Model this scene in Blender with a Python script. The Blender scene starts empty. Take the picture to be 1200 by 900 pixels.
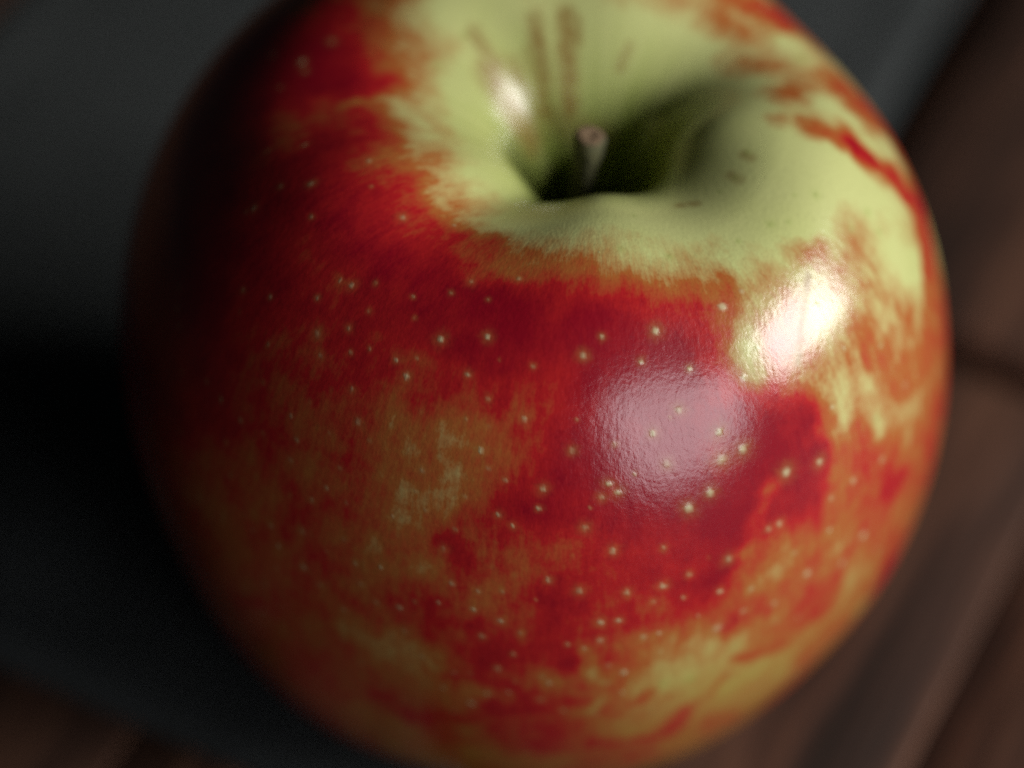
import bpy, bmesh, math, random
import numpy as np
from mathutils import Vector, Matrix

scene = bpy.context.scene
COL = scene.collection
R = .040                      # apple radius in metres
ZC = .0395                    # height of the apple's centre above the boards
ELEV = math.radians(48); DIST = 8*R; FPX = 3822/1200; CX, CY = 622.5/1200, 420/900

# ---------------------------------------------------------------- camera
cam_data = bpy.data.cameras.new('camera'); cam = bpy.data.objects.new('camera', cam_data); COL.objects.link(cam); scene.camera = cam
cam.location = (0, -DIST*math.cos(ELEV), ZC+DIST*math.sin(ELEV)); cam.rotation_euler = (math.pi/2-ELEV, 0, 0)
cam_data.sensor_width = 36; cam_data.lens = FPX*36; cam_data.clip_start = .01; cam_data.clip_end = 50
cam_data.shift_x = .5-CX; cam_data.shift_y = (CY-.5)*.75
cam_data.dof.use_dof = True; cam_data.dof.focus_distance = DIST-R*.98; cam_data.dof.aperture_fstop = 7.1
# ---------------------------------------------------------------- light: a dim room, one tall window to the front right
world = bpy.data.worlds.new('World'); scene.world = world; world.use_nodes = True
world.node_tree.nodes['Background'].inputs[0].default_value = (.80, .97, 1.0, 1); world.node_tree.nodes['Background'].inputs[1].default_value = .010
def window_lamp(name, az, el, dist, w, h, power, color):
    l = bpy.data.lights.new(name, 'AREA'); l.shape = 'RECTANGLE'; l.size = w; l.size_y = h; l.energy = power; l.color = color
    o = bpy.data.objects.new(name, l); COL.objects.link(o)
    a, b = math.radians(az), math.radians(el)
    d = Vector((math.sin(a)*math.cos(b), -math.cos(a)*math.cos(b), math.sin(b)))      # azimuth 0 is towards the camera, + to the right
    o.location = Vector((0, 0, ZC))+d*dist; o.rotation_euler = d.to_track_quat('Z', 'Y').to_euler()
    return o
window_lamp('front_window', 36.5, 16.5, 1.2, .37, .62, 4.5, (.96, .96, 1))
window_lamp('side_window', 77, 24, 1.2, .70, .52, 21, (1, .985, .95))
scene.view_settings.view_transform = 'Standard'; scene.view_settings.look = 'None'; scene.view_settings.exposure = 0; scene.view_settings.gamma = 1
scene.cycles.use_denoising = False; scene.cycles.caustics_reflective = False      # the little grain left suits the photograph
# ---------------------------------------------------------------- apple surface (unit radius, later scaled)
PROFILE = np.array([(0, .30), (.04, .315), (.080, .42), (.128, .60), (.205, .745), (.35, .828), (.51, .864), (.67, .815), (.84, .645), (.955, .37),
                    (1, .07), (.978, -.22), (.895, -.5), (.755, -.74), (.58, -.89), (.42, -.945), (.27, -.91), (.13, -.80), (0, -.75)])
NK = len(PROFILE) - 1
CHEEK = (.30, -.78, .655)
KNOLL = (.457, -.563, .772)
def lattice(n, seed):
    return np.random.default_rng(seed).random((n, n, n)).astype(np.float32)
LAT = lattice(64, 7)
def vnoise(p):                                   # smooth value noise in -1..1
    p = np.asarray(p, np.float32); i = np.floor(p).astype(np.int64); f = p - i; f = f*f*f*(f*(f*6-15)+10); i &= 63; j = (i+1) & 63
    x0, y0, z0 = i[..., 0], i[..., 1], i[..., 2]; x1, y1, z1 = j[..., 0], j[..., 1], j[..., 2]; fx, fy, fz = f[..., 0], f[..., 1], f[..., 2]
    a = LAT[x0, y0, z0]*(1-fx)+LAT[x1, y0, z0]*fx; b = LAT[x0, y1, z0]*(1-fx)+LAT[x1, y1, z0]*fx
    c = LAT[x0, y0, z1]*(1-fx)+LAT[x1, y0, z1]*fx; d = LAT[x0, y1, z1]*(1-fx)+LAT[x1, y1, z1]*fx
    return ((a*(1-fy)+b*fy)*(1-fz)+(c*(1-fy)+d*fy)*fz)*2-1
def smooth(a, b, x):
    t = np.clip((x-a)/(b-a), 0, 1); return t*t*(3-2*t)
def bump(x, c, w):
    return np.exp(-((x-c)/w)**2)
def angd(a, deg):                                # angular distance in degrees, signed
    return (np.degrees(a)-deg+180) % 360-180
def apple_surface(t, phi):
    """t in 0..NK runs from the stem cavity over the shoulder to the calyx; phi is the azimuth."""
    P = PROFILE
    Q = np.vstack([[-P[1, 0], P[1, 1]], P, [-P[-2, 0], P[-2, 1]]])
    i = np.clip(np.floor(t).astype(int), 0, NK-1); u = (t-i)[..., None]
    a, b, c, d = Q[i], Q[i+1], Q[i+2], Q[i+3]
    rz = .5*(2*b+(c-a)*u+(2*a-5*b+4*c-d)*u**2+(3*b-a-3*c+d)*u**3)
    r, z = rz[..., 0], rz[..., 1]
    cs, sn = np.cos(phi), np.sin(phi)
    # five soft lobes over the shoulder and body, strongest near the crown
    body = smooth(5, 8, t)*(1-smooth(13, 17, t))
    r = r*(1+body*(.007*np.cos(5*phi+.9)+.006*np.cos(2*phi+.5)+.005*np.cos(3*phi+2.1)))
    r = r*(1+.034*bump(angd(phi, 150), 0, 30)*bump(t, 8.6, 1.6)-.050*bump(angd(phi, 195), 0, 34)*bump(t, 11.4, 1.6)-.052*bump(angd(phi, 42), 0, 24)*bump(t, 8.2, 1.8))
    rim = bump(t, 5.6, 2.2)
    z = z+rim*(.016*np.cos(5*phi+.9)+.012*np.cos(2*phi-1.2))
    # stem cavity: folds between the lobes, the near lip swelling inwards
    cav = smooth(1.2, 2.6, t)*(1-smooth(4.2, 6.6, t))
    near = bump(angd(phi, -76), 0, 30)
    fold = bump(angd(phi, -128), 0, 13)
    foldr = bump(angd(phi, -22), 0, 16)
    r = r*(1+cav*(-.10*near+.05*fold+.03*foldr+.12*bump(angd(phi, 34), 0, 28)+.14*bump(angd(phi, 132), 0, 18)-.20*bump(angd(phi, 96), 0, 42)))
    z = z+bump(angd(phi, 98), 0, 50)*(.115*bump(t, 6.6, 1.5)+.055*bump(t, 5.0, .9))
    z = z+.034*bump(angd(phi, -6), 0, 32)*bump(t, 4.6, 1.0)
    z = z-.035*bump(angd(phi, 28), 0, 30)*bump(t, 6.2, 1.5)
    z = z-.032*bump(angd(phi, 165), 0, 36)*bump(t, 6.6, 1.3)
    lip = bump(t, 5.0, 1.3)
    z = z+lip*(.022*near-.018*fold-.008*foldr-.010*bump(angd(phi, 36), 0, 26))
    # the whole crown sits a little to one side
    off = 1-smooth(1.5, 9, t)
    x = r*cs+.125*off; y = r*sn-.01*off
    p = np.stack([x, y, z], -1)
    n = vnoise(p*1.6+11)*.012+vnoise(p*4+31)*.0028
    q = p/np.maximum(np.linalg.norm(p, axis=-1, keepdims=True), 1e-6)
    p = p+q*(n*smooth(3.5, 6.5, t))[..., None]
    # a flattened cheek on the side that faces the window
    dc = p-np.array(CHEEK); d2 = dc[..., 0]**2/.215**2+(dc[..., 1]**2+dc[..., 2]**2)/.25**2; dk = ((p-np.array(KNOLL))**2).sum(-1)/.13**2
    p = p+q*(.0065*np.exp(-dk)-.0185*np.exp(-d2))[..., None]
    # slight lean of the core
    an = math.radians(2.0); ca, sa = math.cos(an), math.sin(an)
    return np.stack([p[..., 0]*ca+p[..., 2]*sa, p[..., 1], -p[..., 0]*sa+p[..., 2]*ca], -1)
# ---------------------------------------------------------------- skin markings and some painted shade, as points on the apple surface (thousandths of its radius)
BLUSH_AND_SHADE = [  # red of the skin, deepened on the left to paint in that side's shade
    (-548,394,818,6), (-441,329,877,7), (-340,298,903,6), (-239,287,913,3), (-143,292,910,1), (-46,296,906,1), (53,301,903,1), (154,298,902,1), (251,307,899,2), 
    (349,321,882,1), (453,347,859,1), (558,425,790,2), (-643,295,772,9), (-535,229,834,9), (-438,202,858,9), (-337,188,871,9), (-241,189,870,5), (-144,203,857,1), 
    (-49,222,845,0), (52,223,842,0), (154,223,841,0), (250,228,836,0), (351,236,827,0), (449,239,825,0), (550,249,815,1), (657,334,738,4), (-741,217,711,8), 
    (-634,131,790,9), (-532,88,830,9), (-434,77,846,9), (-334,72,847,9), (-239,88,831,4), (-141,112,808,0), (-46,149,774,0), (52,163,764,0), (155,163,761,0), 
    (253,164,764,0), (350,148,774,0), (446,113,808,0), (541,93,828,1), (641,117,806,2), (757,259,671,2), (-852,208,580,8), (-729,44,739,8), (-626,-20,807,8), 
    (-521,-71,851,8), (-422,-96,873,8), (-327,-91,872,8), (-235,-63,843,4), (-141,-6,786,0), (-44,66,717,0), (53,120,670,0), (155,121,669,0), (254,109,676,0), (346,2,779,0), 
    (437,-65,844,0), (533,-78,856,0), (630,-59,837,1), (734,11,771,4), (842,186,591,6), (-830,3,643,9), (-719,-107,753,8), (-615,-178,821,8), (-514,-223,867,8), 
    (-416,-248,891,8), (-325,-251,894,9), (-231,-229,871,7), (-139,-185,828,1), (-45,-100,744,0), (53,81,565,0), (157,87,561,0), (256,58,587,0), (341,-142,785,0), 
    (433,-184,827,0), (526,-200,844,0), (623,-188,832,0), (722,-137,782,0), (839,-15,661,1), (-955,122,369,9), (-820,-139,648,9), (-716,-230,745,8), (-606,-297,810,8), 
    (-508,-341,851,8), (-415,-362,874,7), (-320,-364,877,8), (-228,-349,860,8), (-138,-314,824,6), (-41,-298,807,1), (53,-327,837,0), (144,-349,860,0), (237,-333,843,0), 
    (333,-313,823,0), (426,-318,828,0), (520,-316,828,0), (615,-300,810,0), (717,-251,760,2), (825,-163,670,2), (-945,-47,413,9), (-812,-252,628,9), (-704,-344,720,9), 
    (-603,-397,775,8), (-506,-434,813,8), (-412,-458,839,8), (-317,-470,851,8), (-225,-472,853,9), (-134,-475,855,9), (-40,-481,863,8), (52,-492,874,6), (141,-491,875,4), 
    (235,-478,862,2), (328,-457,841,1), (423,-444,824,1), (516,-426,808,1), (614,-398,776,2), (713,-348,728,4), (824,-266,638,0), (953,-38,409,1), (-938,-164,392,9), 
    (-816,-332,575,9), (-701,-428,670,9), (-604,-478,726,8), (-506,-513,767,8), (-413,-535,795,7), (-315,-560,813,8), (-223,-571,828,8), (-133,-580,838,9), (-39,-592,846,9), 
    (48,-593,853,9), (140,-593,849,9), (232,-581,836,9), (326,-563,818,8), (418,-546,798,6), (514,-522,772,7), (610,-485,735,2), (710,-438,682,4), (820,-353,592,3), 
    (946,-178,403,4), (-938,-239,324,8), (-818,-403,510,8), (-703,-495,606,8), (-606,-550,665,7), (-508,-588,708,7), (-409,-615,740,7), (-320,-636,761,8), (-224,-651,780,8), 
    (-133,-663,793,9), (-45,-669,803,9), (46,-673,806,9), (142,-671,798,9), (231,-657,786,9), (321,-640,769,9), (414,-623,749,8), (512,-601,721,8), (604,-566,683,2), 
    (709,-509,623,4), (821,-421,525,4), (946,-258,342,5), (-944,-281,224,8), (-814,-470,435,8), (-706,-553,527,8), (-604,-611,594,7), (-507,-652,641,7), (-411,-683,675,7), 
    (-317,-704,701,7), (-226,-719,722,7), (-133,-733,734,8), (-41,-741,741,7), (49,-743,743,8), (142,-735,737,9), (234,-724,720,9), (327,-707,701,9), (417,-690,682,9), 
    (509,-665,658,9), (609,-625,613,6), (709,-568,548,3), (822,-476,444,5), (950,-306,251,5), (-952,-287,85,8), (-816,-520,345,8), (-707,-603,445,7), (-608,-662,508,7), 
    (-506,-707,561,6), (-413,-739,597,6), (-322,-760,631,5), (-225,-782,651,5), (-133,-796,665,5), (-41,-803,673,6), (50,-803,675,7), (139,-795,669,9), (234,-782,651,9), 
    (327,-765,630,9), (419,-746,607,9), (512,-718,577,9), (608,-678,530,8), (717,-611,454,8), (826,-521,346,4), (961,-320,117,5), (-823,-548,229,6), (-716,-642,341,6), 
    (-608,-706,418,6), (-512,-749,474,6), (-413,-786,514,5), (-317,-812,546,5), (-230,-829,570,4), (-137,-844,588,5), (-44,-852,598,7), (52,-856,595,9), (139,-848,589,9), 
    (234,-834,570,9), (324,-815,553,9), (417,-794,524,9), (513,-764,488,9), (612,-720,435,9), (722,-649,348,8), (837,-542,223,5), (960,-326,-13,5), (-838,-538,66,6), 
    (-720,-671,225,6), (-616,-737,313,6), (-513,-789,369,7), (-419,-823,418,6), (-325,-851,451,5), (-232,-872,477,5), (-138,-887,497,7), (-45,-897,509,8), (51,-901,506,8), 
    (140,-893,501,8), (236,-880,482,9), (327,-859,463,9), (419,-837,432,9), (522,-801,385,9), (621,-750,322,9), (729,-671,226,6), (848,-547,74,5), (-730,-675,77,6), 
    (-622,-760,189,6), (-523,-813,255,6), (-421,-856,305,6), (-325,-887,348,5), (-230,-911,374,4), (-133,-927,393,5), (-41,-937,406,7), (48,-938,410,7), (145,-933,398,7), 
    (232,-919,387,8), (327,-899,361,8), (426,-871,321,9), (526,-830,272,9), (630,-767,190,9), (741,-674,78,4), (870,-491,-152,7), (-748,-626,-148,6), (-631,-763,28,6), 
    (-528,-830,123,6), (-422,-880,181,6), (-326,-915,225,6), (-228,-941,261,6), (-138,-958,281,6), (-42,-968,293,6), (50,-970,298,6), (141,-964,294,8), (236,-950,275,7), 
    (333,-927,240,7), (432,-892,198,8), (534,-842,131,8), (638,-770,36,7), (754,-650,-118,4), (-643,-728,-174,6), (-533,-828,-44,6), (-431,-887,36,6), (-331,-928,85,5), 
    (-233,-959,128,4), (-136,-979,156,7), (-43,-990,169,8), (51,-992,173,6), (144,-986,170,7), (240,-971,143,5), (338,-942,108,5), (440,-899,50,5), (542,-839,-29,7), 
    (653,-740,-159,4), (756,-579,-339,4), (-659,-603,-485,6), (-548,-785,-267,6), (-439,-870,-151,6), (-335,-923,-80,6), (-238,-961,-24,4), (-138,-986,3,6), (-44,-999,22,6), 
    (50,-1002,27,6), (149,-996,16,7), (246,-977,-10,3), (346,-940,-59,3), (446,-884,-137,1), (556,-792,-258,3), (653,-655,-408,5), (-453,-787,-437,6), (-345,-879,-309,4), 
    (-243,-930,-238,6), (-142,-964,-190,4), (-46,-983,-165,7), (52,-989,-153,7), (153,-977,-171,6), (250,-949,-211,3), (354,-895,-288,4), (461,-796,-423,4), 
    (-252,-794,-601,5), (-148,-876,-484,4), (-44,-907,-439,4), (54,-911,-435,5), (158,-892,-460,6), (262,-828,-553,4), (348,-750,-628,3), (961,-141,364,7), (971,-197,281,6), 
    (963,-277,219,6), (961,-320,117,8), (930,-402,26,6), (905,-36,542,7), (939,-108,448,6), (918,-395,-161,5), (813,-573,231,7), (-243,354,933,3), (-45,357,932,4), 
    (155,357,930,3), (350,363,900,5), (-369,-311,889,8), (-275,-302,880,7), (-271,-416,862,8), (-183,-407,852,6), (-183,-332,843,2), (-86,-447,857,5), (2,-484,869,6), 
    (97,-543,868,7), (98,-469,878,2), (184,-540,860,5), (185,-487,871,1), (280,-561,832,6), (282,-514,845,3), (370,-538,816,6), (371,-488,828,4), (467,-519,794,1), 
    (463,-577,764,1), (475,-625,721,2), (529,-633,679,4), (-343,-184,892,5), (-304,-222,891,2), (-277,-120,870,0), (-293,23,840,0), (-299,169,865,0), (-262,229,889,0), 
    (-231,-229,871,0), (-173,-275,838,0), (-116,-344,829,0), (-41,-411,853,0), (33,-421,866,0), (-340,256,891,3), (-339,145,859,2), (-203,287,913,0), (124,-453,878,0), 
    (216,-484,865,0), (308,-485,843,1), (70,-439,874,0), (-122,292,908,0), (683,-617,514,3), (697,-652,409,3), (688,-681,357,4), (695,-698,258,4), (578,-787,309,5), 
    (647,-744,252,4), (557,-814,248,4), (593,-803,114,4), (511,-855,148,4), (537,-844,17,3), (652,-753,143,4), (729,-671,226,5), (784,-559,392,3), (663,-656,478,4), 
    (769,-616,279,5), (848,-547,74,5), (607,-779,238,4), (537,-835,186,4), (709,-568,548,4), (752,-505,561,4), (651,-603,588,4), (589,-624,636,4), (630,-567,657,3), 
    (709,-509,623,4), (-331,14,848,3), (-387,70,849,8), (-434,77,846,9), (-431,-17,856,8), (-421,-126,879,9), (-474,186,847,9), (-384,-95,876,7), (-394,172,860,7), 
    (-510,26,839,7), (-541,-65,845,7), (-496,-203,872,8), (-580,44,820,7), (578,71,830,5), (441,348,864,5), (293,447,933,5), (112,487,951,5), (-98,460,949,6), 
    (-310,335,918,5), (-378,229,876,6), (752,194,706,6), (608,442,730,7), (335,685,790,7), (-15,744,808,8), (-257,689,810,6), (-531,511,788,8), (-633,371,766,6), 
    (865,354,339,8), (749,535,346,6), (348,886,366,7), (70,945,374,7), (-396,864,389,6), (-720,653,398,5), (-887,382,400,6), (930,295,-108,5), (677,701,-99,8), 
    (415,900,-90,5), (104,980,-79,6), (-417,907,-62,7), (-658,768,-54,6), (-942,314,-44,8), (824,272,-528,5), (681,543,-523,8), (331,827,-511,6), (127,877,-502,8), 
    (-416,796,-484,7), (-646,636,-476,6), (-806,396,-470,5), (620,134,-843,7), (441,469,-840,5), (264,601,-833,6), (24,659,-822,5), (-212,633,-813,7), (-457,513,-808,5), 
    (-661,193,-800,7), (367,115,-952,8), (310,234,-951,8), (120,389,-943,7), (-65,414,-936,5), (-195,384,-934,8), (-366,255,-930,7), (-433,118,-926,6), (166,27,-856,8), 
    (128,118,-855,5), (75,168,-853,5), (-4,196,-851,7), (-81,191,-848,8), (-161,147,-845,6), (-220,53,-844,6), ]
STROKES = [
    ([(310,-956,-13),(373,-931,-15),(442,-898,-10)],50,1), ([(265,-967,-71),(346,-940,-59)],33,1), ([(530,-779,429),(512,-819,348),(497,-840,304),(466,-867,251)],19,5), 
    ([(456,-891,50),(466,-885,-18)],15,2), ([(544,-695,584),(594,-686,537),(615,-711,450),(609,-747,367)],50,9), ([(641,-676,479),(654,-671,463)],13,8), 
    ([(716,-500,623),(746,-531,533),(767,-556,445),(783,-576,354)],17,1), ([(743,-668,132),(718,-696,86),(689,-725,41)],27,8), ([(816,-577,184),(884,-489,96)],31,8), 
    ([(733,-499,600),(772,-511,512)],13,7), ([(635,-771,74),(620,-784,6),(590,-806,-30)],29,6), ([(884,-430,330),(855,-505,269)],33,3), 
    ([(55,-964,320),(33,-990,190),(84,-998,102)],29,9), ([(-223,-951,214),(-167,-973,157),(-111,-986,124)],42,8), ([(-346,-906,225),(-288,-935,184)],25,7), 
    ([(-186,-913,402),(-149,-938,350)],33,8), ([(-260,-929,-215),(-124,-979,-125),(42,-999,-71)],29,8), ([(-151,-983,3),(-76,-995,8)],19,8), 
    ([(160,-955,-267),(293,-908,-322),(348,-919,-192)],23,8), ([(243,-973,-78)],19,8), ([(174,-988,114),(214,-980,121)],21,8), ([(456,-888,-48),(520,-848,-88)],17,7), 
    ([(428,-896,-114),(359,-913,-200)],17,6), ([(449,-894,88)],29,8), ([(143,-991,131),(141,-997,31),(127,-993,-89)],19,2), ([(-385,-733,628),(-357,-752,620)],46,8), 
    ([(-263,-776,641),(-169,-790,660)],33,5), ([(-298,-826,531),(-284,-878,420)],54,4), ([(-389,-905,87),(-320,-934,62)],33,3), ([(479,357,851),(562,350,808)],42,9), 
    ([(436,279,842),(508,267,826)],33,6), ([(448,175,808),(552,192,814)],33,5), ([(583,38,836),(627,116,810),(672,166,780)],27,5), ([(562,-58,854),(648,-50,830)],21,4), 
    ([(641,-55,834),(727,-63,783)],27,7), ([(727,-63,783),(804,-53,707),(854,-38,640)],31,9), ([(854,-38,640),(896,-71,563),(922,-127,493)],29,8), 
    ([(656,57,812),(755,34,749),(795,-4,715)],25,0), ([(-446,88,845),(-324,93,848)],17,8), ([(-420,254,872),(-312,211,880)],15,7), ([(-433,-93,871),(-323,-112,876)],21,7), 
    ([(-431,3,853),(-335,31,847)],13,2), ([(-378,-288,892),(-267,-249,883)],21,7), ([(-274,-375,869),(-199,-373,852)],29,8), ([(-172,-431,854),(-145,-413,850)],17,8), 
    ([(-115,-473,857),(-85,-430,854)],21,8), ([(406,-481,822),(422,-535,802),(433,-575,777)],21,7), ([(474,-534,784),(477,-594,746),(505,-635,694)],27,1), 
    ([(533,-505,771),(625,-556,672)],33,3), ([(562,-396,802),(619,-390,776)],21,6), ([(631,-591,630),(665,-646,492)],33,3), ([(712,-482,646),(845,-421,466)],21,4), 
    ([(-531,-131,856),(-477,4,847)],33,6), ([(-616,-122,819),(-560,-58,838)],42,6), ([(478,-817,408),(449,-857,335),(428,-878,291)],25,9), ]
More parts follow.
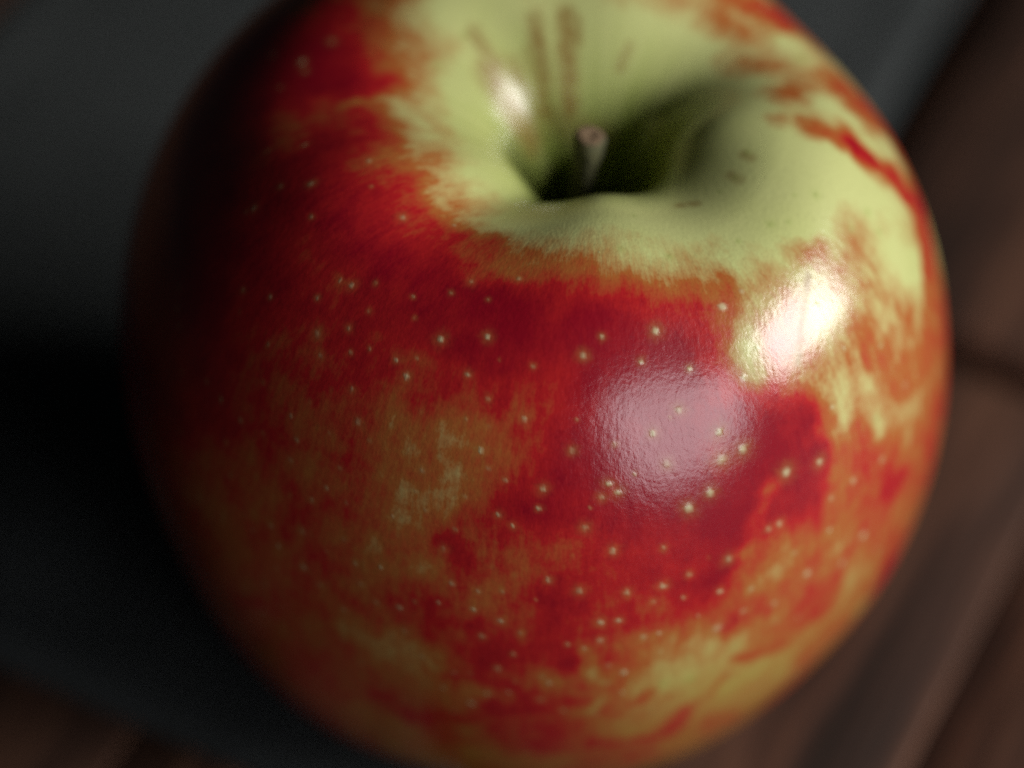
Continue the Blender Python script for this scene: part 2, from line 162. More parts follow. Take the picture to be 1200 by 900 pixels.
LENT = [
    (-350,-297,892,5), (-279,-370,871,9), (-413,-505,813,9), (-388,-520,814,9), (-26,-544,860,9), (-193,-653,786,9), (-93,-660,802,9), (-168,-368,844,6), (-48,-422,855,5), 
    (151,-662,804,9), (267,-634,793,11), (413,-563,791,12), (456,-522,797,9), (300,-466,847,6), (194,-467,871,6), (89,-492,876,4), (225,-345,850,5), (146,-481,876,4), 
    (-575,-569,674,6), (-457,-627,704,8), (-289,-673,742,9), (-267,-702,723,9), (-386,-697,673,8), (-587,-617,607,6), (-481,-685,620,5), (-641,-636,502,6), 
    (-590,-677,507,6), (-524,-686,576,7), (-512,-719,533,7), (-374,-743,621,9), (-416,-784,514,7), (-448,-793,456,7), (-532,-766,400,6), (-235,-831,564,10), 
    (-249,-851,514,8), (-671,-677,362,6), (4,-715,770,8), (111,-696,782,9), (-135,-719,747,9), (-92,-761,715,8), (-14,-793,688,9), (-108,-828,625,10), (87,-832,629,8), 
    (26,-878,556,9), (16,-898,515,7), (128,-891,509,3), (-278,-758,658,4), (97,-792,683,3), (-68,-701,775,3), (235,-689,755,10), (340,-681,724,9), (459,-671,683,10), 
    (318,-744,662,8), (261,-786,633,9), (293,-817,567,10), (406,-755,601,12), (459,-761,551,12), (413,-785,545,11), (389,-826,483,12), (342,-854,463,11), (179,-814,628,7), 
    (223,-841,564,6), (167,-861,555,9), (186,-867,533,10), (152,-878,529,8), (299,-758,652,4), (560,-748,458,11), (638,-699,434,10), (690,-533,624,9), (663,-625,535,9), 
    (847,-452,413,10), (670,-708,320,8), (723,-656,319,9), (794,-580,301,9), (772,-560,422,8), (487,-618,721,8), (778,-465,560,8), (116,-912,466,9), (-71,-900,495,8), 
    (-40,-913,473,8), (178,-925,404,9), (289,-904,385,9), (38,-958,344,9), (106,-963,311,9), (210,-952,292,9), (290,-932,288,9), (347,-909,301,10), (270,-946,251,8), 
    (419,-895,222,9), (417,-909,105,11), (154,-978,216,9), (193,-971,215,9), (153,-986,162,9), (81,-993,157,7), (117,-993,140,7), (249,-967,150,9), (284,-958,149,9), 
    (287,-962,87,8), (354,-939,46,8), (173,-991,76,8), (208,-986,44,9), (24,-1002,50,8), (549,-798,340,9), (435,-871,306,10), (524,-814,341,9), (590,-793,231,11), 
    (625,-777,136,11), (491,-863,188,10), (476,-877,126,9), (549,-834,100,9), (556,-832,31,9), (761,-649,115,12), (712,-702,79,10), (733,-682,-13,10), (807,-602,0,10), 
    (463,-887,12,8), (672,-726,228,10), (-191,-914,395,9), (-173,-943,313,8), (-67,-979,224,9), (-115,-957,303,7), (-127,-967,250,9), (-255,-937,238,7), (-291,-931,208,8), 
    (-283,-942,137,7), (-330,-895,310,9), (-377,-890,242,8), (-411,-849,350,7), (-109,-982,171,8), (-244,-959,67,7), (-172,-979,34,8), (-137,-986,41,7), (-40,-995,122,7), 
    (-74,-995,69,7), (-349,-922,71,8), (-626,-746,252,6), (-506,-806,324,8), (-508,-828,223,8), (-473,-853,191,7), (-604,-783,103,7), (-418,-887,142,7), (-565,-789,249,6), 
    (41,-1002,27,8), (-99,-991,-29,8), (-50,-998,-15,7), (21,-1000,-40,8), (-136,-982,-80,9), (-200,-971,-33,8), (73,-997,-87,8), (-35,-999,30,7), (456,-882,-108,9), 
    (297,-960,-35,9), (363,-933,-52,9), (172,-993,15,8), (205,-985,-32,7), (-459,213,855,7), (-518,135,834,7), (-574,97,818,6), (-591,-125,832,7), (-505,-138,864,5), 
    (-554,-252,848,6), (-483,-270,874,7), (-481,-356,857,8), (-613,-283,810,7), (-630,-282,799,5), (-633,-450,722,6), (-570,-489,744,7), (-463,-588,734,9), 
    (-357,-221,896,8), (-342,188,870,7), (-261,53,832,8), (-216,143,845,8), (-307,18,844,6), (-155,219,869,6), (-154,213,865,5), (482,-143,846,7), (453,-210,832,8), 
    (526,-345,823,7), (631,-248,817,7), (753,-222,737,7), (711,-290,752,7), (780,-250,701,7), (622,-492,723,10), (734,-372,696,7), (582,-261,829,5), (566,-333,818,7), 
    (418,-244,823,6), (452,-399,825,7), (160,-955,-267,4), (230,-922,-335,5), (-505,-824,-216,5), (-129,-543,849,6), (-404,-822,439,5), (-532,-825,-89,6), (-529,-834,32,4), 
    (-784,-479,486,5), (613,-790,-9,5), (707,-698,-116,5), (-704,-701,91,6), (-788,-408,560,4), (-294,-934,-119,6), (-527,-735,482,5), (-423,-891,43,5), (-617,-773,-11,6), 
    (-318,-934,-13,4), (621,-729,-305,6), (-140,-785,676,4), (624,-767,-143,6), (-388,-906,-26,4), (-667,-704,-181,6), (-250,-606,804,4), (90,-939,401,4), (10,-971,291,4), 
    (-63,-962,309,6), (-510,-760,451,4), (-235,-761,673,5), (-781,-601,243,5), (-800,-573,-87,6), (-349,-576,793,4), (-172,-566,838,4), (-789,-339,616,5), 
    (-176,-967,-130,6), (-76,-925,429,4), (-608,-712,403,5), (-768,-598,305,5), (290,-880,-409,5), (-572,-796,179,5), (-679,-640,429,6), (-300,-864,443,5), 
    (-619,-700,-353,4), (346,-924,-170,4), (-254,-565,825,4), (-641,-484,690,4), (-483,-791,413,6), (-422,-856,-270,4), (-91,-849,593,6), (-295,-904,-281,5), 
    (-792,-546,360,5), (-344,-911,202,6), (-92,-799,669,4), (-339,-919,-102,5), (390,-885,330,4), (-35,-953,353,6), (-228,-873,477,6), (-436,-738,578,5), (-617,-596,-574,6), 
    (-722,-539,521,5), (-245,-677,753,5), (-580,-767,296,5), (446,-862,-247,4), (-290,-881,405,4), (276,-953,-153,6), (-165,-902,446,6), (-343,-870,-346,5), 
    (-453,-842,299,4), (-163,-952,-226,5), (-393,-597,761,6), (-142,-873,526,5), (-85,-943,370,4), (148,-988,-112,4), (-273,-803,592,5), (-336,-525,826,6), 
    (-748,-656,101,5), (-624,-733,306,5), (-389,-639,729,5), (-348,-642,745,6), (-688,-584,512,6), (-10,-958,-290,4), (-204,-950,252,5), (-92,-588,841,4), (-754,-645,155,6), 
    (-463,-525,780,6), (532,-818,-221,6), (413,-821,-428,5), (-432,-685,659,4), (472,-742,-519,4), (-655,-744,29,6), (-24,-988,191,6), (-55,-865,573,5), (566,-814,201,4), 
    (-387,-874,296,6), (-628,-737,-197,4), (-273,-904,353,4), (-834,-527,-63,4), (-224,-915,-319,4), (-561,-813,63,6), (540,-832,-118,4), (-795,-371,582,6), 
    (412,-911,-46,6), (372,-923,169,4), (-348,-772,594,4), (-750,-638,234,5), (-73,-974,-200,6), (661,-696,-299,6), (-731,-620,-245,5), (625,-781,59,6), (337,-926,240,6), 
    (512,-766,-417,5), (-289,391,-925,6), (-542,827,-174,7), (-213,505,940,9), (-446,850,-292,7), (-74,877,-500,7), (45,795,739,8), (87,681,879,10), (196,723,-735,8), 
    (32,520,950,6), (222,764,-673,7), (-904,416,275,6), (405,871,321,7), (884,411,-57,7), (-123,516,-905,8), (-772,250,-645,6), (-637,513,-650,10), (409,532,-821,8), 
    (586,732,330,8), (461,844,-276,8), (836,426,-317,9), (303,946,65,7), (547,369,816,9), (256,954,-117,10), (694,604,350,9), (305,388,-930,10), (407,806,514,6), 
    (-55,828,677,9), (210,664,871,10), (-794,421,-474,10), (-28,705,852,10), (523,185,-896,10), (-490,569,783,8), (-86,498,-916,7), (202,577,934,6), (402,477,-857,6), 
    (596,767,156,9), (416,737,-601,10), (-15,763,-713,7), (-59,735,-744,8), (-874,514,103,6), (-928,257,-212,8), (-658,719,379,6), (-165,849,-537,8), (-323,520,-864,9), 
    (-175,954,-192,8), (-419,846,415,9), (-688,658,-349,8), (16,531,950,8), (-267,576,-844,7), (389,901,204,9), (741,315,-646,7), (-601,164,-853,10), (644,323,754,6), 
    (585,775,168,10), (-416,889,256,7), (-434,903,-28,6), (787,171,-651,9), (180,974,91,10), (549,791,-255,6), (-65,809,709,10), (-198,710,807,9), (465,305,-898,10), 
    (-834,421,-368,10), (-559,834,171,7), (86,795,-661,6), (339,821,-517,9), (-208,876,-456,7), (432,888,-121,9), (-930,385,129,10), (742,147,733,6), (-647,129,-824,10), 
    (652,563,531,7), (27,940,-334,8), (-700,413,695,10), (-771,665,46,9), (-30,540,-900,10), (-170,918,-351,6), (-926,368,-48,6), (498,127,-919,7), (785,478,361,9), 
    (-482,488,832,6), (311,936,-139,10), (-803,610,-74,10), (483,405,852,9), (-18,605,-861,10), (-303,693,-724,9), (-125,797,-645,9), (-745,151,717,7), (-189,444,946,6), 
    (815,252,593,10), (454,870,178,10), (-946,332,149,8), (-598,220,805,8), (195,452,-929,6), (783,149,-664,10), (-325,820,-513,8), (552,399,-805,8), (888,235,-399,8), 
    (124,642,-828,9), (-312,762,688,7), (436,426,878,7), (-515,717,599,7), (-866,406,-285,8), (444,799,471,9), (487,499,821,6), (420,691,-661,9), (-728,656,370,6), 
    (629,223,791,10), (-15,771,-701,6), (-631,693,-397,8), (-526,166,833,9), (89,980,142,10), (-194,864,554,9), (-894,420,-135,7), (-800,616,-65,7), (473,288,-898,6), 
    (-450,682,710,9), (652,266,767,7), (680,165,-787,7), (-385,351,-914,6), (718,611,247,6), (-359,655,-741,10), (-74,972,-152,10), (885,386,-164,10), (-100,586,934,10), 
    (-598,726,-385,9), (339,855,476,8), (586,757,248,7), (519,365,-844,7), (214,804,-614,7), (-935,238,381,9), (678,451,632,10), (-205,967,-49,8), (-466,839,-296,7), 
    (431,524,-813,7), (606,200,803,9), (567,273,810,6), (29,966,271,9), (710,664,28,9), (-633,428,748,6), (222,930,355,6), (-453,679,-651,7), (-9,971,236,8), 
    (-256,925,-256,7), (-872,416,-246,10), (256,542,934,10), (260,524,937,6), (-181,854,-521,10), (-428,408,884,10), (-666,667,480,9), ]
RUSSET = [
    ([(607,-442,760),(601,-490,739),(588,-547,711),(581,-607,663)],11,7), ([(-92,161,810),(-50,118,755),(-14,91,693),(-1,81,664)],46,9), 
    ([(-132,230,870),(-75,164,803)],22,6), ([(-42,187,807),(1,117,699)],27,6), ([(9,261,879),(25,184,795),(33,135,709)],24,8), 
    ([(80,273,884),(81,209,826),(88,134,707)],27,9), ([(107,262,876),(106,222,840)],14,7), ([(226,220,833),(206,186,795)],14,5), ([(-140,223,867),(-96,170,818)],16,6), 
    ([(-10,210,829),(13,164,766)],14,5), ([(33,135,709),(93,119,671),(155,113,648)],44,5), ([(327,-276,812),(365,-275,816)],14,6), ([(444,-198,830),(461,-217,833)],16,5), 
    ([(474,-145,843),(491,-159,845)],14,5), ]
# ---------------------------------------------------------------- helpers
def link(name, me, mat, parent=None):
    o = bpy.data.objects.new(name, me); COL.objects.link(o); o.parent = parent
    if mat: me.materials.append(mat)
    return o
def grid_mesh(name, P, closed_u=False, smooth_shade=True, extra=None):
    """P: (rows, cols, 3) array -> quad grid mesh, closed_u wraps the columns."""
    nr, nc = P.shape[:2]; V = P.reshape(-1, 3)
    cc = nc if closed_u else nc-1
    i = np.arange(nr-1)[:, None]; j = np.arange(cc)[None]; k = (j+1) % nc
    F = np.stack([i*nc+j, (i+1)*nc+j, (i+1)*nc+k, i*nc+k], -1).reshape(-1, 4)
    me = bpy.data.meshes.new(name)
    me.vertices.add(len(V)); me.vertices.foreach_set('co', V.astype(np.float32).ravel())
    me.loops.add(F.size); me.loops.foreach_set('vertex_index', F.astype(np.int32).ravel())
    me.polygons.add(len(F)); me.polygons.foreach_set('loop_start', np.arange(0, F.size, 4, dtype=np.int32))
    me.polygons.foreach_set('use_smooth', np.full(len(F), smooth_shade))
    me.update(calc_edges=True); me.validate(); return me
def attr(me, name, v, kind='FLOAT'):
    a = me.attributes.new(name, kind, 'POINT')
    a.data.foreach_set('vector' if kind == 'FLOAT_VECTOR' else 'value', np.asarray(v, np.float32).ravel())
class NT:                                            # tiny node-tree writer
    def __init__(s, name):
        s.m = bpy.data.materials.new(name); s.m.use_nodes = True; s.t = s.m.node_tree; s.b = s.t.nodes['Principled BSDF']
    def n(s, kind, ins=None, **kw):
        o = s.t.nodes.new(kind)
        for k, v in kw.items(): setattr(o, k, v)
        for k, v in (ins or {}).items(): s.put(o.inputs[k], v)
        return o
    def put(s, sock, v):
        if isinstance(v, bpy.types.NodeSocket): s.t.links.new(v, sock)
        elif isinstance(v, bpy.types.Node): s.t.links.new(v.outputs[0], sock)
        else: sock.default_value = v
    def math(s, op, a, b=None, c=None, clamp=False):
        o = s.t.nodes.new('ShaderNodeMath'); o.operation = op; o.use_clamp = clamp
        for k, v in enumerate((a, b, c)):
            if v is not None: s.put(o.inputs[k], v)
        return o.outputs[0]
    def mix(s, f, a, b, blend='MIX'):
        o = s.t.nodes.new('ShaderNodeMix'); o.data_type = 'RGBA'; o.blend_type = blend
        s.put(o.inputs[0], f); s.put(o.inputs[6], a); s.put(o.inputs[7], b); return o.outputs[2]
    def ramp(s, f, stops, interp='LINEAR'):
        o = s.t.nodes.new('ShaderNodeValToRGB'); o.color_ramp.interpolation = interp; e = o.color_ramp.elements
        while len(e) < len(stops): e.new(.5)
        for q, (p, c) in zip(e, stops): q.position = p; q.color = (*c, 1) if len(c) == 3 else c
        s.put(o.inputs[0], f); return o.outputs[0]
    def at(s, name, out='Fac'):
        o = s.t.nodes.new('ShaderNodeAttribute'); o.attribute_name = name; return o.outputs[out]
    def noise(s, vec, scale, detail=4, rough=.55, out='Fac', **kw):
        o = s.n('ShaderNodeTexNoise', {'Vector': vec, 'Scale': scale, 'Detail': detail, 'Roughness': rough}, **kw); return o.outputs[out]
    def scaled(s, vec, k):
        o = s.n('ShaderNodeMapping', {'Vector': vec}); o.inputs['Scale'].default_value = k; return o.outputs[0]
    def set(s, **kw):
        for k, v in kw.items(): s.put(s.b.inputs[k.replace('_', ' ')], v)

# ---------------------------------------------------------------- materials
def skin_material():
    t = NT('apple_skin'); obj = t.n('ShaderNodeTexCoord').outputs['Object']; sv = t.at('streak_coord', 'Vector')
    red, lent, halo, russ, grn = t.at('blush_and_shade'), t.at('lenticel'), t.at('lenticel_halo'), t.at('russet'), t.at('ground_green')
    # the blush breaks up into fine fibres that run from stem to calyx
    fine = t.noise(t.scaled(sv, (1, 1, .22)), 55, 3, .6); mid = t.noise(t.scaled(sv, (1, 1, .30)), 16, 3, .6); grain = t.noise(obj, 3200, 1, .7); blot = t.noise(obj, 230, 3, .6)
    k = t.math('MULTIPLY', t.math('MULTIPLY', red, t.math('SUBTRACT', 1.06, red)), 4)
    d = t.math('ADD', t.math('MULTIPLY', t.math('SUBTRACT', fine, .5), .40), t.math('MULTIPLY', t.math('SUBTRACT', mid, .5), .35))
    d = t.math('ADD', d, t.math('MULTIPLY', t.math('SUBTRACT', grain, .5), .12)); d = t.math('ADD', d, t.math('MULTIPLY', t.math('SUBTRACT', blot, .5), .95))
    r = t.math('ADD', red, t.math('MULTIPLY', d, t.math('ADD', t.math('MULTIPLY', k, .62), .11)), clamp=True)
    ground = t.mix(grn, (.32, .205, .028, 1), (.465, .48, .195, 1))
    gn = t.noise(obj, 90, 3); ground = t.mix(t.math('MULTIPLY', t.math('SUBTRACT', gn, .45), .9, clamp=True), ground, (.37, .41, .12, 1))
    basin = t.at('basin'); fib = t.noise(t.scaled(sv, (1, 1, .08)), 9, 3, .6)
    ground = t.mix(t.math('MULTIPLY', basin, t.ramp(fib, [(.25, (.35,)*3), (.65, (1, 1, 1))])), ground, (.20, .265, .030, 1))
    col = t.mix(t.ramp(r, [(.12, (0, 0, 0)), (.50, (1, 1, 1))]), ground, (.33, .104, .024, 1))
    col = t.mix(t.ramp(r, [(.50, (0, 0, 0)), (.80, (1, 1, 1))]), col, (.35, .011, .013, 1))
    col = t.mix(t.ramp(r, [(.80, (0, 0, 0)), (1, (1, 1, 1))]), col, (.215, .003, .011, 1))
    rn = t.noise(obj, 900, 3, .7)
    col = t.mix(t.math('MULTIPLY', t.math('MULTIPLY', russ, t.ramp(t.noise(t.scaled(sv, (1, 1, .12)), 34, 3, .6), [(.28, (.35,)*3), (.52, (1, 1, 1))])), t.ramp(rn, [(.25, (.5,)*3), (.6, (1, 1, 1))])), col, (.20, .105, .020, 1))
    # lenticels: pale on the red, olive on the green
    isred = t.ramp(red, [(.18, (0, 0, 0)), (.40, (1, 1, 1))])
    col = t.mix(t.math('MULTIPLY', halo, .28), col, t.mix(isred, (.22, .30, .05, 1), (.30, .21, .05, 1)))
    col = t.mix(lent, col, t.mix(isred, (.25, .30, .08, 1), (.50, .49, .29, 1)))
    col = t.mix(t.math('MULTIPLY', t.math('SUBTRACT', grain, .5), .35, clamp=True), col, (.02, .004, .004, 1))
    # relief: fine waxy wrinkles and raised pores
    w1 = t.noise(t.scaled(sv, (1, 1, .6)), 60, 3, .55); w2 = t.noise(obj, 1900, 2, .6)
    b1 = t.n('ShaderNodeBump', {'Strength': .5, 'Distance': .000075, 'Height': t.math('ADD', t.math('MULTIPLY', w1, .7), t.math('MULTIPLY', w2, .35))})
    b2 = t.n('ShaderNodeBump', {'Strength': .25, 'Distance': .00015, 'Height': lent, 'Normal': b1.outputs[0]})
    t.set(Base_Color=col, Roughness=t.math('ADD', t.math('ADD', .17, t.math('MULTIPLY', t.noise(obj, 140, 3, .6), .10)), t.math('MULTIPLY', russ, .08)), Normal=b2.outputs[0], IOR=1.5)
    t.b.inputs['Specular IOR Level'].default_value = .6
    t.b.inputs['Subsurface Weight'].default_value = .0
    return t.m
def stem_material(name, c1, c2, rough=.8):
    t = NT(name); obj = t.n('ShaderNodeTexCoord').outputs['Object']
    n = t.noise(t.scaled(obj, (1, 1, .3)), 1400, 4, .7)
    b = t.n('ShaderNodeBump', {'Strength': .8, 'Distance': .0003, 'Height': n})
    t.set(Base_Color=t.ramp(n, [(.3, c1), (.7, c2)]), Roughness=rough, Normal=b.outputs[0]); return t.m
def cloth_material():
    t = NT('grey_linen'); uv = t.n('ShaderNodeTexCoord').outputs['Object']
    wa = t.n('ShaderNodeTexWave', {'Vector': uv, 'Scale': 620, 'Distortion': 1.2, 'Detail': 2}, bands_direction='X').outputs['Fac']
    wb = t.n('ShaderNodeTexWave', {'Vector': uv, 'Scale': 620, 'Distortion': 1.2, 'Detail': 2}, bands_direction='Y').outputs['Fac']
    h = t.math('MAXIMUM', wa, wb); n = t.ramp(t.noise(uv, 45, 4), [(.32, (0, 0, 0)), (.68, (1, 1, 1))])
    c = t.mix(n, (.021, .0235, .0235, 1), (.042, .046, .046, 1)); c = t.mix(t.math('MULTIPLY', h, .4), c, (.055, .060, .060, 1))
    b = t.n('ShaderNodeBump', {'Strength': .5, 'Distance': .0003, 'Height': h})
    t.set(Base_Color=c, Roughness=.9, Normal=b.outputs[0]); t.b.inputs['Specular IOR Level'].default_value = .12; return t.m
def wood_material():
    t = NT('dark_stained_wood'); tc = t.n('ShaderNodeTexCoord').outputs['Object']
    rnd = t.n('ShaderNodeObjectInfo').outputs['Random']
    sh = t.n('ShaderNodeVectorMath', {0: tc, 1: t.n('ShaderNodeCombineXYZ', {0: t.math('MULTIPLY', rnd, 3.1), 1: t.math('MULTIPLY', rnd, 7.7), 2: rnd})}, operation='ADD').outputs[0]
    g = t.noise(t.scaled(sh, (1, .10, 1)), 170, 4, .55); g2 = t.noise(t.scaled(sh, (1, .03, 1)), 900, 3, .6); lo = t.noise(t.scaled(sh, (1, .35, 1)), 38, 3)
    c = t.ramp(g, [(.36, (.010, .006, .004)), (.48, (.042, .019, .012)), (.60, (.112, .051, .030))])
    c = t.mix(t.math('MULTIPLY', g2, .3), c, (.03, .016, .011, 1)); c = t.mix(t.math('MULTIPLY', t.math('SUBTRACT', lo, .45), 1.0, clamp=True), c, (.074, .032, .019, 1))
    b = t.n('ShaderNodeBump', {'Strength': .6, 'Distance': .0006, 'Height': t.math('ADD', g, t.math('MULTIPLY', g2, .4))})
    t.set(Base_Color=c, Roughness=.62, Normal=b.outputs[0]); t.b.inputs['Specular IOR Level'].default_value = .3; return t.m

# ---------------------------------------------------------------- table of narrow boards
WOOD = wood_material()
GA = math.radians(27)                                # boards run 27 degrees to the right of straight away
def board_frame(u, v, z): return Vector((math.sin(GA)*u+math.cos(GA)*v, math.cos(GA)*u-math.sin(GA)*v, z))
tb = bmesh.new(); bmesh.ops.create_cube(tb, size=1)
for v in tb.verts: v.co = Vector((v.co.x*.9, v.co.y*.9, v.co.z*.02-.0195))
tm = bpy.data.meshes.new('table_top'); tb.to_mesh(tm); tb.free()
gap = NT('dark_underlay'); gap.set(Base_Color=(.012, .009, .008, 1), Roughness=.9)
table = link('table_top', tm, gap.m); table.rotation_euler = (0, 0, -GA); table['kind'] = 'structure'; table['label'] = 'dark brown wooden table made of narrow boards'
random.seed(4)
def board(v0, v1, u0, u1, seed):
    nu, nv = 60, 7; us = np.linspace(0, 1, nu); vs = np.linspace(0, 1, nv); rg = np.random.default_rng(seed)
    w, l = v1-v0, u1-u0; bev = .0003
    prof = [(0, -.0090), (0, -bev), (bev*.4, -bev*.3), (bev, 0), (w*.3, .0001), (w*.5, .00015), (w*.7, .0001), (w-bev, 0), (w-bev*.4, -bev*.3), (w, -bev), (w, -.0090)]
    us = np.concatenate([[0, 0, bev*.4, bev], np.linspace(.01, l-.01, nu), [l-bev, l-bev*.4, l, l]]); ez = np.concatenate([[-.009, -bev, -bev*.3, 0], np.zeros(nu), [0, -bev*.3, -bev, -.009]])
    P = np.zeros((len(us), len(prof), 3))
    for i, (u, e) in enumerate(zip(us, ez)):
        for j, (x, z) in enumerate(prof):
            P[i, j] = (x, u, min(z, e) if z < 0 or e < 0 else z)
    nz = vnoise(P*np.array([120, 14, 1])+seed*3.7)*.00018; P[..., 2] += nz*(P[..., 2] > -.004); P[..., 0] += vnoise(P*np.array([1, 30, 1])+seed)*.00022
    me = grid_mesh('board', P[:, ::-1])
    o = link('board', me, WOOD, table); o.location = (v0, u0, 0); return o
edges = [-.239, -.204, -.169, -.134, -.099, -.064, -.029, .006, .044, .080, .115, .150, .186, .221]
for k in range(len(edges)-1):
    g0 = .0032 if abs(edges[k]-.006) < 1e-6 else .00012; g1 = .0032 if abs(edges[k+1]-.006) < 1e-6 else .00012
    joint = {7: [-.30, .0545, .34], 8: [-.30, .13, .34], 5: [-.3, .02, .34], 6: [-.3, .16, .34]}.get(k, [-.3, -.02+.17*((k*7) % 5-2)/2.5, .34])
    for a, b in zip(joint[:-1], joint[1:]): board(edges[k]+g0, edges[k+1]-g1, a+(.0022 if k == 7 else .0008), b-(.0022 if k == 7 else .0008), 10*k+int(b*100) % 7)

# ---------------------------------------------------------------- folded grey linen napkin under the apple
CLOTH = cloth_material()
def napkin():
    v0, v1, u0, u1 = -.103, .005, -.033, .30; nu, nv = 170, 90
    us = np.linspace(u0, u1, nu); vs = np.linspace(v0, v1, nv); U, V = np.meshgrid(us, vs, indexing='ij')
    dist = np.minimum(np.minimum(U-u0, u1-U), np.minimum(V-v0, v1-V))
    p = np.stack([U*22, V*22, U*0], -1)
    away = smooth(.022, .06, np.hypot(U, V))
    wr = (vnoise(p*1.0+3)*.0011+vnoise(p*2.3+9)*.0005)*away
    hem = .0003*bump(dist, .005, .0012)
    edge = np.sqrt(np.clip(dist/.0011, 0, 1))
    top = .0002+edge*(.0011+hem+np.maximum(wr, -.0007))
    Uo = U+vnoise(p*.8+40)*.0012; Vo = V+vnoise(p*.8+60)*.0012
    X = math.sin(GA)*Uo+math.cos(GA)*Vo; Y = math.cos(GA)*Uo-math.sin(GA)*Vo
    me = grid_mesh('napkin', np.stack([X, Y, top], -1))
    o = link('napkin', me, CLOTH); o['label'] = 'folded dark grey linen napkin lying under the apple'; o['category'] = 'napkin'
    m = o.modifiers.new('thickness', 'SOLIDIFY'); m.thickness = .0006; m.offset = -1
    return o
napkin()

# ---------------------------------------------------------------- the apple
apple = bpy.data.objects.new('apple', None); COL.objects.link(apple); apple.empty_display_size = .02
apple['label'] = 'ripe red and yellow apple with short stem standing on the grey napkin'; apple['category'] = 'apple'
NTT, NPH = 640, 1000
tt = np.concatenate([np.linspace(.03, 5, 150, endpoint=False), np.linspace(5, 15, 400, endpoint=False), np.linspace(15, NK-.03, 90)])
ph = np.linspace(-math.pi, math.pi, NPH, endpoint=False)
T, PH = np.meshgrid(tt, ph, indexing='ij')
S = apple_surface(T, PH)
zlow = S[..., 2].min(); apple.location = (0, 0, ZC+zlow*R)
def paint(S):
    V = S.reshape(-1, 3).astype(np.float32); num = np.zeros(len(V), np.float32); den = np.full(len(V), 1e-9, np.float32)
    W = V+np.stack([vnoise(V*6+1), vnoise(V*6+21), vnoise(V*6+41)], -1)*.028+np.stack([vnoise(V*15+5), vnoise(V*15+25), vnoise(V*15+45)], -1)*.016+np.stack([vnoise(V*38+5), vnoise(V*38+25), vnoise(V*38+45)], -1)*.007
    if not len(BLUSH_AND_SHADE): return np.full(len(V), .5), V, W
    for x, y, z, v in BLUSH_AND_SHADE:
        d2 = (W[:, 0]-x/1000)**2+(W[:, 1]-y/1000)**2+(W[:, 2]-z/1000)**2
        w = np.exp(-d2/(2*.050**2))+1e-5*np.exp(-d2/(2*.3**2)); num += w*v; den += w
    red = num/den/9
    for pts, wd, v in STROKES:
        q = np.array(pts, np.float32)/1000; best = np.full(len(V), 9, np.float32)
        for a, b in zip(q[:-1], q[1:]):
            ab = b-a; h = np.clip(((W-a)@ab)/max(ab@ab, 1e-9), 0, 1); best = np.minimum(best, np.linalg.norm(W-a-h[:, None]*ab, axis=1))
        if len(q) == 1: best = np.linalg.norm(W-q[0], axis=1)
        m = 1-smooth(0, 2.5, best/(wd/1000)); red = red+(v/9-red)*m*.8*(.82+.3*vnoise(V*22+wd))
    return red, V, W
red, _, _ = paint(S[::2, ::2])                     # painted on every second point, then filled in between
red = red.reshape(len(tt)//2, NPH//2); red = (red[:, :, None]*np.ones(2)).reshape(len(tt)//2, NPH); red = .5*(red+np.roll(red, -1, 1)); red = np.repeat(red, 2, 0); red[1:-1:2] = .5*(red[1:-1:2]+red[2::2])
red = red.ravel(); V = S.reshape(-1, 3).astype(np.float32); W = V+np.stack([vnoise(V*20+5), vnoise(V*20+25), vnoise(V*20+45)], -1)*.012
lent = np.zeros(len(V), np.float32); halo = np.zeros(len(V), np.float32); russ = np.zeros(len(V), np.float32)
rl = np.random.default_rng(12)
LEN = list(LENT)
for x, y, z, s in LEN:
    c = np.array((x, y, z), np.float32)/1000; sel = np.where((np.abs(V[:, 0]-c[0]) < .05) & (np.abs(V[:, 2]-c[2]) < .05))[0]; sel = sel[np.abs(V[sel, 1]-c[1]) < .05]; d = V[sel]-c
    an = rl.uniform(0, 3.14); ax = np.array((math.cos(an), math.sin(an)*.6, math.sin(an)*.6), np.float32); d = d+ax*(d@ax)[:, None]*rl.uniform(-.25, .1)
    dist = np.linalg.norm(d, axis=1)*(1+.25*vnoise(V[sel]*160+x)); sz = .0072*s/10*(1.35 if s > 10 else 1)*rl.uniform(.65, 1.2); lum = rl.uniform(.22, .85)*(1 if s > 8 else .7)
    lent[sel] = np.maximum(lent[sel], (1-smooth(.2, 1.2, dist/sz))*lum); halo[sel] = np.maximum(halo[sel], np.exp(-(dist/(sz*2.1))**2))
for pts, wd, v in RUSSET:
    q = np.array(pts, np.float32)/1000; best = np.full(len(V), 9, np.float32)
    for a, b in zip(q[:-1], q[1:]):
        ab = b-a; h = np.clip(((V-a)@ab)/max(ab@ab, 1e-9), 0, 1); best = np.minimum(best, np.linalg.norm(V+.12*(W-V)-a-h[:, None]*ab, axis=1))
    russ = np.maximum(russ, (1-smooth(.1, 1.5, best/(wd/1000)))*v/9)
me = grid_mesh('skin', (S-np.array([0, 0, zlow]))*R, closed_u=True)
attr(me, 'blush_and_shade', np.clip(red, 0, 1)); attr(me, 'lenticel', lent); attr(me, 'lenticel_halo', halo); attr(me, 'russet', russ)
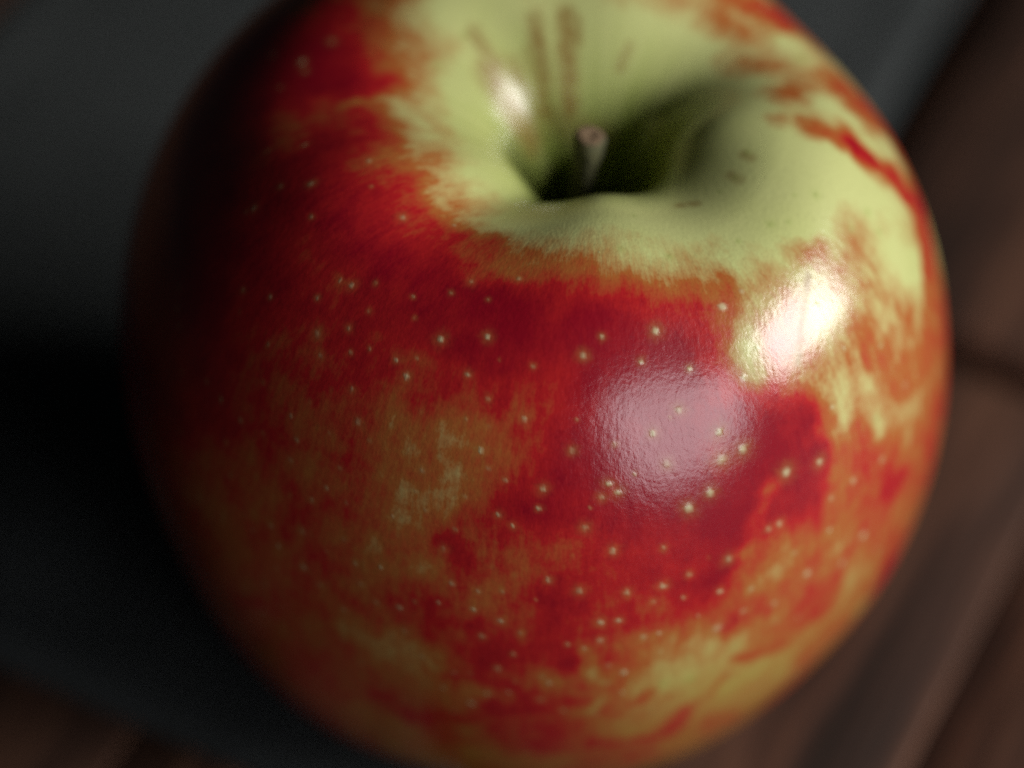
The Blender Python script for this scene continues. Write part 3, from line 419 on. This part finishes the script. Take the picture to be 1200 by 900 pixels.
attr(me, 'ground_green', 1-smooth(8.0, 11.8, T))
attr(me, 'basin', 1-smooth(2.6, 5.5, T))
attr(me, 'streak_coord', np.stack([np.cos(PH), np.sin(PH), T*.35], -1), 'FLOAT_VECTOR')
skin = link('skin', me, skin_material(), apple)
# ---- stem: a short woody stalk with a cut, knobby end
def tube(path, rad, n=28, seed=0, squash=None):
    P = np.array(path, float); d = np.gradient(P, axis=0); d /= np.linalg.norm(d, axis=1, keepdims=True)
    a = np.cross(d, [0, 1, 0]); a /= np.linalg.norm(a, axis=1, keepdims=True); b = np.cross(d, a); th = np.linspace(0, 2*math.pi, n, endpoint=False)
    rr = np.array(rad)[:, None]*(1+.06*np.cos(3*th+seed)[None]+.11*vnoise(np.stack([np.cos(th)[None]*2+0*P[:, :1], np.sin(th)[None]*2+0*P[:, :1], P[:, 2:]*900+0*th[None]], -1)+seed))
    return P[:, None]+a[:, None]*(rr*np.cos(th))[..., None]+b[:, None]*(rr*np.sin(th))[..., None]
base = apple_surface(np.array(.0), np.array(0.))-np.array([0, 0, zlow]); base = base*R
STEM_TOP = base+np.array([.0006, -.0010, .0203])
hs = np.linspace(0, 1, 40)
path = base[None]+np.array([0, 0, -.001])+hs[:, None]*(STEM_TOP-base+np.array([0, 0, .001]))+np.stack([-.0011*np.sin(hs*2.6), .0004*np.sin(hs*5), 0*hs], -1)
rad = .00108+.0009*np.exp(-hs*9)+.00042*smooth(.74, .96, hs)-.00026*smooth(.975, 1, hs)
TB = tube(path, rad, seed=2)
stem = link('stem', grid_mesh('stem', TB, closed_u=True), stem_material('green_brown_stalk', (.018, .020, .007), (.085, .080, .028)), apple); stem['label'] = 'short woody olive-brown stalk deep in the hollow'
rings = [TB[-1]*(1-k)+TB[-1].mean(0)*k+np.array([0, 0, .00012*math.sin(k*3)-.00020*(k > .6)*k]) for k in (0, .12, .35, .6, .8, .97)]
link('cut_end', grid_mesh('cut_end', np.array(rings), closed_u=True), stem_material('dry_cut_wood', (.03, .018, .008), (.23, .145, .075), .85), stem)
